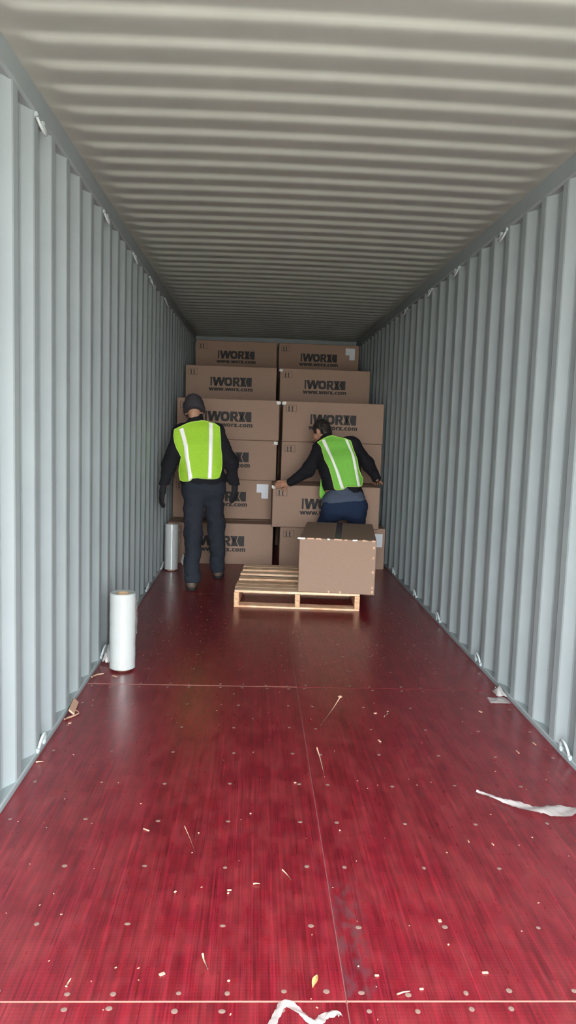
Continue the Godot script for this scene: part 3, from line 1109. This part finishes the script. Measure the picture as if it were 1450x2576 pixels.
func build_cartons() -> void:
	make_prints()
	var h := CARTON.y + 0.0015
	var right_label := [[0.37, 0.30, 0.50, 0.395], [0.425, 0.235, 0.50, 0.30]]
	carton(-1.170, 0.0, -8.10, "floor-level carton left of the gap, behind the walking worker's legs")
	carton(-1.168, h, -8.525, "carton with a white shipping label, two below the beanie, left of the gap", {"labels": right_label})
	carton(-1.148, h * 2, -8.47, "carton behind the vest and arm of the walking worker, left of the gap", {"tape_ends": [1.0]})
	carton(-1.130, h * 3, -8.45, "carton behind the dark beanie, topmost of the front left column", {"tape_ends": [1.0]})
	carton(0.015, 0.0, -7.99, "floor-level carton with a white label, behind the carton on the pallet", {"labels": [[0.42, 0.24, 0.53, 0.38]]})
	carton(-0.076, h, -7.895, "carton held by the bent-over worker, sticking out of the right stack", {"tape_ends": [-1.0]})
	carton(0.022, h * 2, -8.50, "carton right of the gap, behind the bent-over worker's back")
	carton(0.022, h * 3, -8.46, "carton behind the dark-haired head, topmost of the front right column", {"tape_ends": [-1.0]})
	carton(-1.145, h * 4, -9.56, "carton of the second highest layer, left of the gap", {"tape_ends": []})
	carton(0.012, h * 4, -9.56, "carton of the second highest layer, right of the gap", {"tape_ends": [-1.0]})
	carton(-1.122, h * 5, -10.78, "topmost carton under the roof, left of the gap, without a white label")
	carton(0.020, h * 5, -10.78, "topmost carton under the roof, right of the gap, with a white label", {"labels": right_label})
	# the rows further back that carry the high layers
	for k in 5:
		for x in [-1.122, 0.020]:
			carton(x, h * k, -10.78, "carton in the rear columns under the topmost cartons, behind the front stack", {"group": "hidden cartons of the rear columns", "plain": true})
	for k in 4:
		for x in [-1.145, 0.012]:
			carton(x, h * k, -9.56, "carton in the middle columns, between the front stack and the rear columns", {"group": "hidden cartons of the middle columns", "plain": true})
	# the carton on the pallet, long side pointing into the container
	var turn := deg_to_rad(-7.0)
	var b := Basis(Vector3.UP, turn)
	var size := Vector3(0.617, 0.442, 1.12)
	var t := thing("carton", "plain carton standing crosswise on the wooden pallet", "carton", Vector3(0.108, 0.1425, -6.112) + b * Vector3(size.x / 2, 0, -size.z / 2), turn)
	part("box", box_mesh(size, 0.005), M.card, t)
	var tp := begin()
	add_box(tp, Vector3(-0.027, size.y - 0.001, -size.z / 2 - 0.001), Vector3(0.027, size.y + 0.001, size.z / 2 + 0.001))
	part("sealing_tape", done(tp), M.tape, t)
	var rng := RandomNumberGenerator.new()
	rng.seed = 12
	for k in 9:                       # torn, curled paper along the top front edge
		var fr := begin(true)
		var g: Array = []
		var wd := rng.randf_range(0.02, 0.065)
		for i in 3:
			var row := PackedVector3Array()
			for j in 5:
				row.append(Vector3((j / 4.0 - 0.5) * wd, -0.006 + i * 0.006 + rng.randf_range(-0.002, 0.002), 0.002 + 0.004 * sin(i * 1.5) + rng.randf_range(0, 0.003)))
			g.append(row)
		add_grid(fr, g)
		part("frayed_edge", done(fr), M.tape_white if k % 3 == 0 else M.bare_wood, t, Vector3(-0.29 + k * 0.072 + rng.randf_range(-0.01, 0.01), size.y - 0.003, size.z / 2))
	for y in [0.385, 0.300, 0.185, 0.060, 0.025]:
		var cl := begin()
		var r := 0.011
		for q in [[r, 0, 0, r * 1.3], [0, r * 1.3, -r, 0], [-r, 0, 0, -r * 1.3], [0, -r * 1.3, r, 0]]:
			tri(cl, Vector3(q[0], q[1], 0), Vector3(q[2], q[3], 0), Vector3(0, 0, 0.006), Vector3(0, 0, -1))
		part("corner_clip", done(cl), M.bare_wood, t, Vector3(size.x / 2 - 0.018, y, size.z / 2 + 0.001))
	for x in [-0.06, 0.035]:
		part("bottom_fleck", tape_end_mesh(int(x * 100) + 50), M.bare_wood, t, Vector3(x, 0.012, size.z / 2)).scale = Vector3(0.35, 0.5, 0.4)

# ---------------------------------------------------------------- pallet
func build_pallet() -> void:
	var turn := atan2(-0.056, 1.022)
	var width := 1.022
	var t := thing("pallet", "bare wooden stringer pallet on the red floor under a carton", "pallet", Vector3(-0.409, 0, -6.128), turn)
	var rng := RandomNumberGenerator.new()
	rng.seed = 4
	for sx in [0.0, 0.495, width - 0.042]:
		var st := begin()
		add_box(st, Vector3(sx, 0.0165, -1.215), Vector3(sx + 0.042, 0.1215, 0), 0.004)
		part("stringer", done(st), M.stringer, t)
	var k := 0
	for z in [[0.0, 0.125], [0.132, 0.262], [0.270, 0.405], [0.490, 0.615], [0.730, 0.840], [0.925, 1.060], [1.075, 1.215]]:
		var st := begin()
		var x0 := rng.randf_range(-0.004, 0.004)
		add_box(st, Vector3(x0, 0.1225, -z[1]), Vector3(width + rng.randf_range(-0.004, 0.004), 0.1415, -z[0] + rng.randf_range(-0.003, 0.001)), 0.003)
		part("deck_board", done(st), M.wood[k % 3 if k < 2 else (2 if k == 2 else k % 2)], t)
		for sx in [0.021, 0.516, width - 0.021]:
			for s in [0.3, 0.7]:
				var nl := begin()
				add_tube(nl, PackedVector3Array([Vector3(sx, 0.1414, -lerpf(z[0], z[1], s)), Vector3(sx, 0.1424, -lerpf(z[0], z[1], s))]), 0.004, 6)
				part("nail", done(nl), M.steel, t)
		k += 1
	for z in [[0.0, 0.13], [0.54, 0.67], [1.085, 1.215]]:
		var st := begin()
		add_box(st, Vector3(0, 0.0, -z[1]), Vector3(width, 0.016, -z[0]), 0.003)
		part("bottom_board", done(st), M.wood[k % 2], t)
		k += 1

# ---------------------------------------------------------------- stretch film rolls and loose film
func film_roll(at: Vector3, r: float, h: float, label: String, seed_: int) -> void:
	var t := thing("stretch_film_roll", label, "film roll", at, 0.0, "")
	var y0 := 0.012
	var p := PackedVector2Array([Vector2(0.040, y0 + 0.002), Vector2(r - 0.004, y0), Vector2(r, y0 + 0.004)])
	for i in range(1, 12):
		p.append(Vector2(r + 0.0007 * sin(i * 2.1 + seed_), lerpf(y0, y0 + h, i / 12.0)))
	p.append_array(PackedVector2Array([Vector2(r, y0 + h - 0.004), Vector2(r - 0.004, y0 + h), Vector2(0.040, y0 + h - 0.004)]))
	part("film", lathe(p, 56), M.film, t)
	part("core", lathe(PackedVector2Array([Vector2(0.036, 0.0), Vector2(0.0405, 0.0), Vector2(0.0405, y0 + h - 0.002), Vector2(0.036, y0 + h - 0.002), Vector2(0.036, 0.0)]), 40), M.core, t)
	var g: Array = []
	var rng := RandomNumberGenerator.new()
	rng.seed = seed_
	for i in 14:
		var row := PackedVector3Array()
		for j in 4:
			var a := -0.15 + j * 0.10
			var rr := r + 0.002 + 0.010 * (j / 3.0) * (0.5 + rng.randf())
			row.append(Vector3(rr * cos(a), y0 + h * (0.45 + 0.45 * i / 13.0), rr * sin(a)))
		g.append(row)
	var st := begin(true)
	add_grid(st, g)
	part("loose_tail", done(st), M.loose, t)

func crumple(at: Vector3, size: Vector3, seed_: int, n := 9) -> ArrayMesh:
	var rng := RandomNumberGenerator.new()
	rng.seed = seed_
	var g: Array = []
	for i in n:
		var row := PackedVector3Array()
		for j in n:
			var u := float(i) / (n - 1) * 2 - 1
			var v := float(j) / (n - 1) * 2 - 1
			var e := 1.0 - 0.18 * rng.randf() * (1.0 if maxf(absf(u), absf(v)) > 0.95 else 0.2)
			row.append(at + Vector3(u * size.x * 0.5 * e, size.y * (rng.randf() * 0.7 + 0.3) * maxf(0.0, 1 - 0.8 * maxf(u * u, v * v)) + 0.003, v * size.z * 0.5 * e))
		g.append(row)
	var st := begin(true)
	add_grid(st, g)
	return done(st)

func lone(called: String, mesh: Mesh, m: Material, label: String, category: String, at: Vector3, group := "") -> MeshInstance3D:
	var o := part(numbered(called), mesh, m, self, at)
	tag(o, label, category, group)
	return o

func build_film() -> void:
	film_roll(Vector3(-1.022, 0, -4.470), 0.0765, 0.452, "near white roll of stretch film standing on the floor by the left wall", 3)
	film_roll(Vector3(-1.083, 0, -7.680), 0.068, 0.462, "stretch film roll standing beside the walking worker and the floor-level carton", 5)
	# curled strip of torn film on the floor
	var o := Vector3(0.668, 0, -2.945)
	var pts := []
	for q in [[0.668, -2.945], [0.721, -2.899], [0.780, -2.850], [0.842, -2.808], [0.932, -2.790], [1.010, -2.795], [1.045, -2.80]]:
		pts.append(Vector2(q[0] - o.x, q[1] - o.z))
	lone("film_strip", ribbon(pts, [0.006, 0.012, 0.016, 0.024, 0.030, 0.040, 0.036, 0.020], 0.012, 3, 40, 7), M.milky, "long curved strip of torn white film on the red floor", "film strip", o)
	lone("film_scrap", crumple(Vector3.ZERO, Vector3(0.12, 0.012, 0.10), 21), M.loose, "flat clear film scrap at the floor joint beside the right wall", "film scrap", Vector3(1.105, 0, -4.03))
	lone("film_wad", crumple(Vector3.ZERO, Vector3(0.06, 0.06, 0.10), 22), M.loose, "crumpled clear film wad against the right wall rail", "film scrap", Vector3(1.140, 0.0, -4.13))
	lone("film_wad", crumple(Vector3.ZERO, Vector3(0.07, 0.13, 0.12), 23), M.loose, "crumpled clear film wad between the near film roll and the left wall", "film scrap", Vector3(-1.125, 0.0, -4.60))
	lone("film_wad", crumple(Vector3.ZERO, Vector3(0.10, 0.20, 0.10), 24), M.loose, "crumpled clear film wad beside the far film roll at the cartons", "film scrap", Vector3(-0.965, 0.0, -7.93))
	var c := Vector3(-0.15, 0, -1.79)
	lone("film_ribbon", ribbon([Vector2(-0.050, 0.10), Vector2(-0.030, 0.045), Vector2(-0.012, 0.004), Vector2(0.006, 0.002), Vector2(0.034, 0.032), Vector2(0.062, 0.066), Vector2(0.10, 0.09)], [0.011, 0.011, 0.010, 0.012, 0.008, 0.009, 0.007], 0.006, 8, 36, 5), M.milky, "bent white film ribbon lying at the nearest floor joint", "film strip", c)
	lone("film_scrap", ribbon([Vector2(-0.055, 0.055), Vector2(-0.035, 0.030), Vector2(-0.012, 0.012), Vector2(0.010, 0.010), Vector2(0.016, 0.020)], [0.012, 0.014, 0.012, 0.010, 0.006], 0.006, 9, 20, 5), M.milky, "small ragged white film scrap beside the bent ribbon", "film scrap", Vector3(-0.035, 0, -1.765))

# ---------------------------------------------------------------- litter on the floor
func stick(pts: Array, r: float, taper := 0.4, y := 0.0) -> Array:      # [mesh, place]
	var o := Vector3(pts[0][0], 0, pts[0][1])
	var v := PackedVector3Array()
	for i in pts.size():
		v.append(Vector3(pts[i][0] - o.x, r + 0.0005 + y + 0.002 * sin(i * 1.3), pts[i][1] - o.z))
	var st := begin(true)
	add_tube(st, v, r, 6, taper)
	return [done(st), o]

func build_litter() -> void:
	for q in [
		["wood_splinter", "long pale curved wood splinter on the nearest full floor boards", [[-0.375, -1.977], [-0.370, -1.950], [-0.357, -1.916]], 0.0032],
		["wood_splinter", "pale splinter pointing at a screw by the nearest floor joint", [[-0.716, -1.853], [-0.714, -1.865], [-0.711, -1.880]], 0.0035],
		["wood_splinter", "thin pale splinter lying across, right of the centre joint", [[0.137, -1.825], [0.155, -1.831], [0.172, -1.835]], 0.0028],
		["wood_splinter", "short straight pale splinter between two screw rows", [[-0.237, -2.306], [-0.226, -2.306], [-0.215, -2.306]], 0.0030],
		["straw", "thin straw slanting towards the centre joint", [[-0.141, -2.387], [-0.128, -2.36], [-0.116, -2.331]], 0.0022],
		["straw", "faint long straw lying along the boards, left half of the floor", [[-0.487, -2.661], [-0.462, -2.58], [-0.436, -2.490]], 0.0014],
		["straw", "long straw with a tuft at its far end, right of the centre joint", [[0.228, -4.030], [0.174, -3.861], [0.093, -3.637]], 0.0032],
		["straw", "bright curved straw just right of the centre joint", [[0.051, -3.365], [0.056, -3.251], [0.058, -3.16], [0.060, -3.075]], 0.0030],
		["straw", "bent straw bit right of the tufted straw", [[0.431, -3.772], [0.452, -3.80], [0.452, -3.83], [0.464, -3.846]], 0.0030],
		["wood_curl", "curled pink wood shaving beside the chipped floor edge", [[-1.162, -3.658], [-1.135, -3.69], [-1.117, -3.723], [-1.113, -3.744], [-1.120, -3.765], [-1.133, -3.775]], 0.0055],
		["wood_splinter", "pale splinter sticking out from the left wall rail", [[-1.165, -3.176], [-1.15, -3.178], [-1.135, -3.18]], 0.0040],
		["wood_splinter", "pale splinter at the left wall rail near the film roll", [[-1.165, -4.30], [-1.14, -4.34], [-1.11, -4.36]], 0.0060]]:
		var s := stick(q[2], q[3])
		lone(q[0], s[0], M.straw if q[0] == "straw" else M.chip, q[1], "straw" if q[0] == "straw" else "splinter", s[1])
	lone("straw_tuft", crumple(Vector3.ZERO, Vector3(0.026, 0.012, 0.030), 31, 5), M.straw, "small pale tuft at the end of the long straw", "tuft", Vector3(0.232, 0, -4.045))
	# a dry leaf
	var g: Array = []
	for i in 9:
		var t := i / 8.0
		var w := 0.0065 * sin(PI * clampf(t * 1.02, 0.02, 1.0)) + 0.0006
		var row := PackedVector3Array()
		for j in 5:
			var u := j / 2.0 - 1.0
			row.append(Vector3(0.016 * t + u * w, 0.003 + 0.004 * absf(u) + 0.004 * sin(t * 3), -0.046 * t + u * w * 0.4))
		g.append(row)
	var st := begin(true)
	add_grid(st, g)
	lone("dry_leaf", done(st), M.leaf, "small dry tan leaf lying at the nearest floor joint", "leaf", Vector3(-0.081, 0, -1.846))
	# chips
	var chip_spots := [[-0.477, -1.900, 0.016, 0.010, 0.6], [-0.312, -2.274, 0.014, 0.006, 0.2], [-0.315, -2.258, 0.007, 0.006, 1.2], [-0.480, -2.264, 0.009, 0.006, 0.9], [-0.622, -2.634, 0.028, 0.006, -0.6], [0.321, -2.126, 0.010, 0.012, 0.0], [0.392, -1.906, 0.017, 0.007, 0.05], [0.095, -1.895, 0.012, 0.006, 0.0], [0.205, -1.845, 0.011, 0.006, 0.1], [-1.041, -4.330, 0.034, 0.016, -0.8], [0.533, -2.574, 0.004, 0.016, 0.0], [0.615, -2.556, 0.004, 0.014, 0.2], [0.979, -3.352, 0.006, 0.030, 0.1], [1.093, -3.450, 0.006, 0.030, 0.2], [-0.067, -3.017, 0.010, 0.008, 0.4], [-0.433, -2.615, 0.006, 0.005, 0.2], [0.354, -3.457, 0.010, 0.024, 0.2], [0.390, -3.814, 0.016, 0.012, 0.7], [0.077, -2.642, 0.006, 0.005, 0.0], [-0.249, -2.758, 0.007, 0.006, 0.5], [0.050, -1.930, 0.005, 0.004, 0.4], [0.955, -3.86, 0.012, 0.02, 0.3], [-1.128, -3.62, 0.016, 0.014, 0.0], [0.32, -2.02, 0.005, 0.005, 0.3], [-0.30, -1.875, 0.007, 0.006, 0.7]]
	var chip_labels := {0: "squarish pale wood chip beside the long curved splinter", 4: "long thin wood chip near the faint long straw", 5: "bright square wood chip touching a screw, right half of the floor", 6: "bright oblong wood chip two screws right of the centre joint", 9: "pale wood chip lying in front of the near film roll", 22: "pale wood chip beside the curled pink shaving"}
	for q in chip_spots:
		var b := begin()
		add_box(b, Vector3(-q[2] / 2, 0.0005, -q[3] / 2), Vector3(q[2] / 2, 0.0045, q[3] / 2), 0.0012)
		var o := lone("wood_chip", done(b), M.chip, chip_labels.get(chip_spots.find(q), "tiny pale wood chip lying loose on the red floor"), "wood chip", Vector3(q[0], 0, q[1]), "wood chips strewn on the floor")
		o.rotation.y = q[4]
	# grit too fine to count
	var rng := RandomNumberGenerator.new()
	rng.seed = 19
	var gt := begin()
	for k in 170:
		var z := -1.72 - 5.6 * pow(rng.randf(), 1.4)
		var x := rng.randf_range(-1.14, 1.14)
		if z < -5.9 and x > -0.5 and x < 0.8:
			continue
		var l := rng.randf_range(0.0012, 0.0034)
		add_box(gt, Vector3(-l, 0.0003, -l * 0.5), Vector3(l, 0.0014, l * 0.5), 0.0, Transform3D(Basis(Vector3.UP, rng.randf() * TAU), Vector3(x, 0, z)))
	var grit := lone("floor_grit", done(gt), M.chip, "fine pale grit strewn over the whole red floor", "grit", Vector3.ZERO)
	grit.set_meta("kind", "stuff")
	# the flake broken out of the floor edge
	var fl := begin()
	add_box(fl, Vector3(-0.018, 0, -0.085), Vector3(0.018, 0.010, 0.085), 0.003, Transform3D(Basis(Vector3.UP, 0.10) * Basis(Vector3.FORWARD, 0.75), Vector3(0, 0.014, 0)))
	lone("floor_flake", done(fl), M.chip, "pale wood flake broken from the floor edge, leaning on the left rail", "splinter", Vector3(-1.155, 0, -3.80))

# ---------------------------------------------------------------- the container
func corrugated_wall(side: float, start: float, pitch: float) -> ArrayMesh:
	# profile in (z, depth): rib face, slope, trough, slope
	var s := pitch / 0.278
	var prof: Array = []
	var z := start
	while z < DOOR_Z:
		z += pitch
	while z > BACK_Z - pitch:
		prof.append([z, 0.0])
		prof.append([z - 0.070 * s, 0.0])
		prof.append([z - 0.138 * s, 0.036])
		prof.append([z - 0.210 * s, 0.036])
		z -= pitch
	var pts: Array = []
	for i in prof.size():
		var q: Array = prof[i]
		# a small bend radius at each fold
		if i > 0 and i < prof.size() - 1:
			for e in [prof[i - 1], prof[i + 1]]:
				var d := Vector2(e[0] - q[0], e[1] - q[1])
				var p := Vector2(q[0], q[1]) + d.normalized() * 0.006
				pts.append([p.x, p.y])
		else:
			pts.append(q)
	var clipped: Array = []
	for q in pts:
		if q[0] <= DOOR_Z and q[0] >= BACK_Z:
			clipped.append(q)
	clipped.push_front([DOOR_Z, clipped[0][1]])
	clipped.append([BACK_Z, clipped[clipped.size() - 1][1]])
	var st := begin()
	var y0 := 0.0
	var y1 := 2.70
	for i in clipped.size() - 1:
		var a := Vector3(side * (HALF + 0.004 + clipped[i][1]), y0, clipped[i][0])
		var b := Vector3(side * (HALF + 0.004 + clipped[i + 1][1]), y0, clipped[i + 1][0])
		var up := Vector3(0, y1 - y0, 0)
		var out := Vector3(side * 3, 1, (a.z + b.z) * 0.5)
		quad(st, a, b, b + up, a + up, out)
	# flat outer skin closes the panel
	var xo := side * (HALF + 0.075)
	quad(st, Vector3(xo, y0, DOOR_Z), Vector3(xo, y0, BACK_Z), Vector3(xo, y1, BACK_Z), Vector3(xo, y1, DOOR_Z), Vector3(0, 1, -5))
	quad(st, Vector3(side * (HALF + 0.004), y0, DOOR_Z), Vector3(xo, y0, DOOR_Z), Vector3(xo, y1, DOOR_Z), Vector3(side * (HALF + 0.004), y1, DOOR_Z), Vector3(xo, 1, -5))
	return done(st)

func ring_mesh() -> ArrayMesh:       # a bent rod: both feet at x = 0, bow towards +x
	var pts := PackedVector3Array()
	pts.append(Vector3(-0.012, 0, 0.045))
	for i in 13:
		var a := PI * i / 12.0
		pts.append(Vector3(0.008 + 0.050 * sin(a), 0.004 * sin(a), 0.045 * cos(a)))
	pts.append(Vector3(-0.012, 0, -0.045))
	var st := begin(true)
	add_tube(st, pts, 0.0065, 8)
	return done(st)

func build_container() -> void:
	var ring := ring_mesh()
	var rings := [-1.95, -3.29, -4.66, -5.73, -6.60, -7.65]
	for side in [-1.0, 1.0]:
		var w := structure("wall_left" if side < 0 else "wall_right")
		part("corrugated_sheet", corrugated_wall(side, -2.955 if side < 0 else -3.715, 0.2675 if side < 0 else 0.2830), M.paint, w)
		var tr := begin()
		add_box(tr, Vector3(minf(side * (HALF - 0.001), side * (HALF + 0.08)), 2.664, BACK_Z), Vector3(maxf(side * (HALF - 0.001), side * (HALF + 0.08)), 2.80, DOOR_Z), 0.010)
		part("top_rail", done(tr), M.paint, w)
		var br := begin()
		add_box(br, Vector3(minf(side * HALF, side * (HALF + 0.08)), -0.16, BACK_Z), Vector3(maxf(side * HALF, side * (HALF + 0.08)), 0.024, DOOR_Z), 0.005)
		part("bottom_rail", done(br), M.paint, w)
		for z in rings:
			for low in [true, false]:
				var r := part("lashing_ring", ring, M.steel, w, Vector3(side * HALF, 0.030 if low else 2.655, z))
				r.rotation = Vector3(0, 0 if side < 0 else PI, 1.25 if low else -1.25)
				var wd := begin()
				add_box(wd, Vector3(-0.012, -0.010, -0.062), Vector3(0.008, 0.010, -0.040), 0.003)
				add_box(wd, Vector3(-0.012, -0.010, 0.040), Vector3(0.008, 0.010, 0.062), 0.003)
				part("weld_lug", done(wd), M.paint, r)
	# far end
	var e := structure("wall_back")
	var eb := begin()
	add_box(eb, Vector3(-HALF - 0.08, -0.16, BACK_Z - 0.06), Vector3(HALF + 0.08, 2.80, BACK_Z))
	part("end_sheet", done(eb), M.paint, e)
	# roof: cross corrugations that fade out before the rails, with a slight camber
	var c := structure("ceiling")
	var g: Array = []
	var z := DOOR_Z
	var dz := 0.202 / 14.0
	var nx := 40
	while z > BACK_Z - dz:
		var row := PackedVector3Array()
		var ph := fposmod((-2.642 - z) / 0.202, 1.0)       # 0 at the near edge of the low flat, growing away from the door
		var k: float
		if ph < 0.10:
			k = 1.0
		elif ph < 0.80:
			k = 1.0 - lerpf(smoothstep(0.10, 0.80, ph), (ph - 0.10) / 0.70, 0.7)
		else:
			k = lerpf(smoothstep(0.80, 1.0, ph), (ph - 0.80) / 0.20, 0.4)
		for i in nx + 1:
			var x := lerpf(-HALF - 0.01, HALF + 0.01, float(i) / nx)
			var fade := smoothstep(0.0, 1.0, (HALF - 0.02 - absf(x)) / 0.11)
			row.append(Vector3(x, 2.762 - 0.015 * k * fade + 0.012 * (1.0 - pow(x / HALF, 2)), z))
		g.append(row)
		z -= dz
	var rs := begin(true)
	add_grid(rs, g, true)
	part("roof_sheet", done(rs), M.roof, c)
	var rt := begin()
	add_box(rt, Vector3(-HALF - 0.08, 2.80, BACK_Z - 0.06), Vector3(HALF + 0.08, 2.84, DOOR_Z))
	part("roof_skin", done(rt), M.paint, c)
	# floor: film-faced boards, two abreast, screwed down
	var f := structure("floor")
	var sb := begin()
	add_box(sb, Vector3(-HALF, -0.16, BACK_Z), Vector3(HALF, -0.028, DOOR_Z))
	part("subfloor", done(sb), M.slab, f)
	var bounds := [DOOR_Z, -1.804, -4.204, -6.604, -9.004, BACK_Z]
	var sides := [[-HALF + 0.001, 0.0018], [0.0046, HALF - 0.001]]
	var dome := lathe(PackedVector2Array([Vector2(0.0085, -0.001), Vector2(0.0080, 0.0004), Vector2(0.0001, 0.0010)]), 10)
	var rng := RandomNumberGenerator.new()
	rng.seed = 6
	var n := 0
	for i in 5:
		for j in 2:
			var x0: float = sides[j][0]
			var x1: float = sides[j][1]
			var wide := [0.0, 0.0021, 0.0055 if j == 0 else 0.0024, 0.0021, 0.0021, 0.0]
			var za: float = bounds[i] - wide[i]
			var zb: float = bounds[i + 1] + wide[i + 1]
			var mid := Vector3((x0 + x1) / 2, 0, (za + zb) / 2)
			var st := begin()
			add_box(st, Vector3(x0, -0.028, zb) - mid, Vector3(x1, 0, za) - mid, 0.0012)
			var p := part("floor_board", done(st), M.floors[2 if n == 3 else n % 2], f, mid)
			if n % 3 == 1:
				p.rotation.y = PI
			n += 1
			if i > 3:
				continue
			var flip := -1.0 if p.rotation.y > 1 else 1.0
			var rows: Array = []
			for k in 9:
				var zz: float = bounds[i] - 0.3 * k
				if i == 0:
					zz = bounds[1] + 0.3 * (8 - k)
				if k == 0:
					zz -= 0.030
				if k == 8:
					zz += 0.030
				rows.append([zz, k == 0 or k == 8])
			for rw in rows:
				if rw[0] > -1.70 or rw[0] < -8.05 or rw[0] > za:
					continue
				var offs := [0.062, 0.330, 0.596, 0.862, 1.128]
				if rw[1]:
					offs = [0.045, 0.165, 0.305, 0.425, 0.600, 0.715, 0.885, 1.035, 1.140]
				for o in offs:
					var sx: float = (x1 - o if j == 0 else x0 + o) + rng.randf_range(-0.010, 0.010)
					var at := Vector3(sx, 0.0, rw[0] + rng.randf_range(-0.008, 0.008)) - mid
					var sc := part("screw", dome, M.screw, p, Vector3(at.x * flip, 0, at.z * flip))
					sc.scale = Vector3(rng.randf_range(0.8, 1.15), 1, rng.randf_range(0.8, 1.1))
	for i in range(1, 5):
		for j in 2:
			var jt := begin()
			var pale: bool = i == 1 or (i == 2 and j == 0)
			add_box(jt, Vector3(sides[j][0], -0.02, bounds[i] - 0.006), Vector3(sides[j][1], -0.0004 if pale else -0.0016, bounds[i] + 0.006))
			part("joint_strip", done(jt), M.joint if pale else M.joint_dark, f)
	var cj := begin()
	add_box(cj, Vector3(0.0, -0.02, BACK_Z), Vector3(0.0064, -0.0012, DOOR_Z))
	part("joint_strip", done(cj), M.joint_dark, f)
	# the yard outside the doors
	var yd := structure("ground")
	var yb := begin()
	add_box(yb, Vector3(-40, -0.36, DOOR_Z - 20), Vector3(40, -0.162, DOOR_Z + 60))
	part("yard_slab", done(yb), M.ground, yd)

# ---------------------------------------------------------------- scene
func _ready() -> void:
	# camera
	var yaw := 0.0452
	var pitch := 0.1066
	var roll := 0.0324
	var fwd := Vector3(sin(yaw) * cos(pitch), -sin(pitch), -cos(yaw) * cos(pitch))
	var right := Vector3(cos(yaw), 0, sin(yaw))
	var up := right.cross(fwd)
	var cam := Camera3D.new()
	cam.name = "camera"
	cam.projection = Camera3D.PROJECTION_PERSPECTIVE
	cam.keep_aspect = Camera3D.KEEP_HEIGHT
	cam.fov = 67.4148
	cam.near = 0.05
	cam.far = 200.0
	cam.transform = Transform3D(Basis(right * cos(roll) + up * sin(roll), -right * sin(roll) + up * cos(roll), -fwd), Vector3(-0.2687, 1.4446, 0))
	add_child(cam)
	cam.current = true
	# overcast sky; the container is lit through its open doors
	var we := WorldEnvironment.new()
	we.name = "world_environment"
	var env := Environment.new()
	env.background_mode = Environment.BG_SKY
	var sky := Sky.new()
	var sm := ProceduralSkyMaterial.new()
	sm.sky_top_color = Color8(234, 240, 244)
	sm.sky_horizon_color = Color8(240, 242, 242)
	sm.ground_horizon_color = Color8(170, 168, 162)
	sm.ground_bottom_color = Color8(150, 146, 138)
	sm.sky_energy_multiplier = 1.0
	sky.sky_material = sm
	env.sky = sky
	env.tonemap_mode = Environment.TONE_MAPPER_LINEAR
	env.tonemap_exposure = 33.0
	env.sdfgi_enabled = true
	env.ssao_enabled = true
	env.ssil_enabled = true
	we.environment = env
	add_child(we)
	make_materials()
	build_container()
	build_cartons()
	build_pallet()
	build_people()
	build_film()
	build_litter()
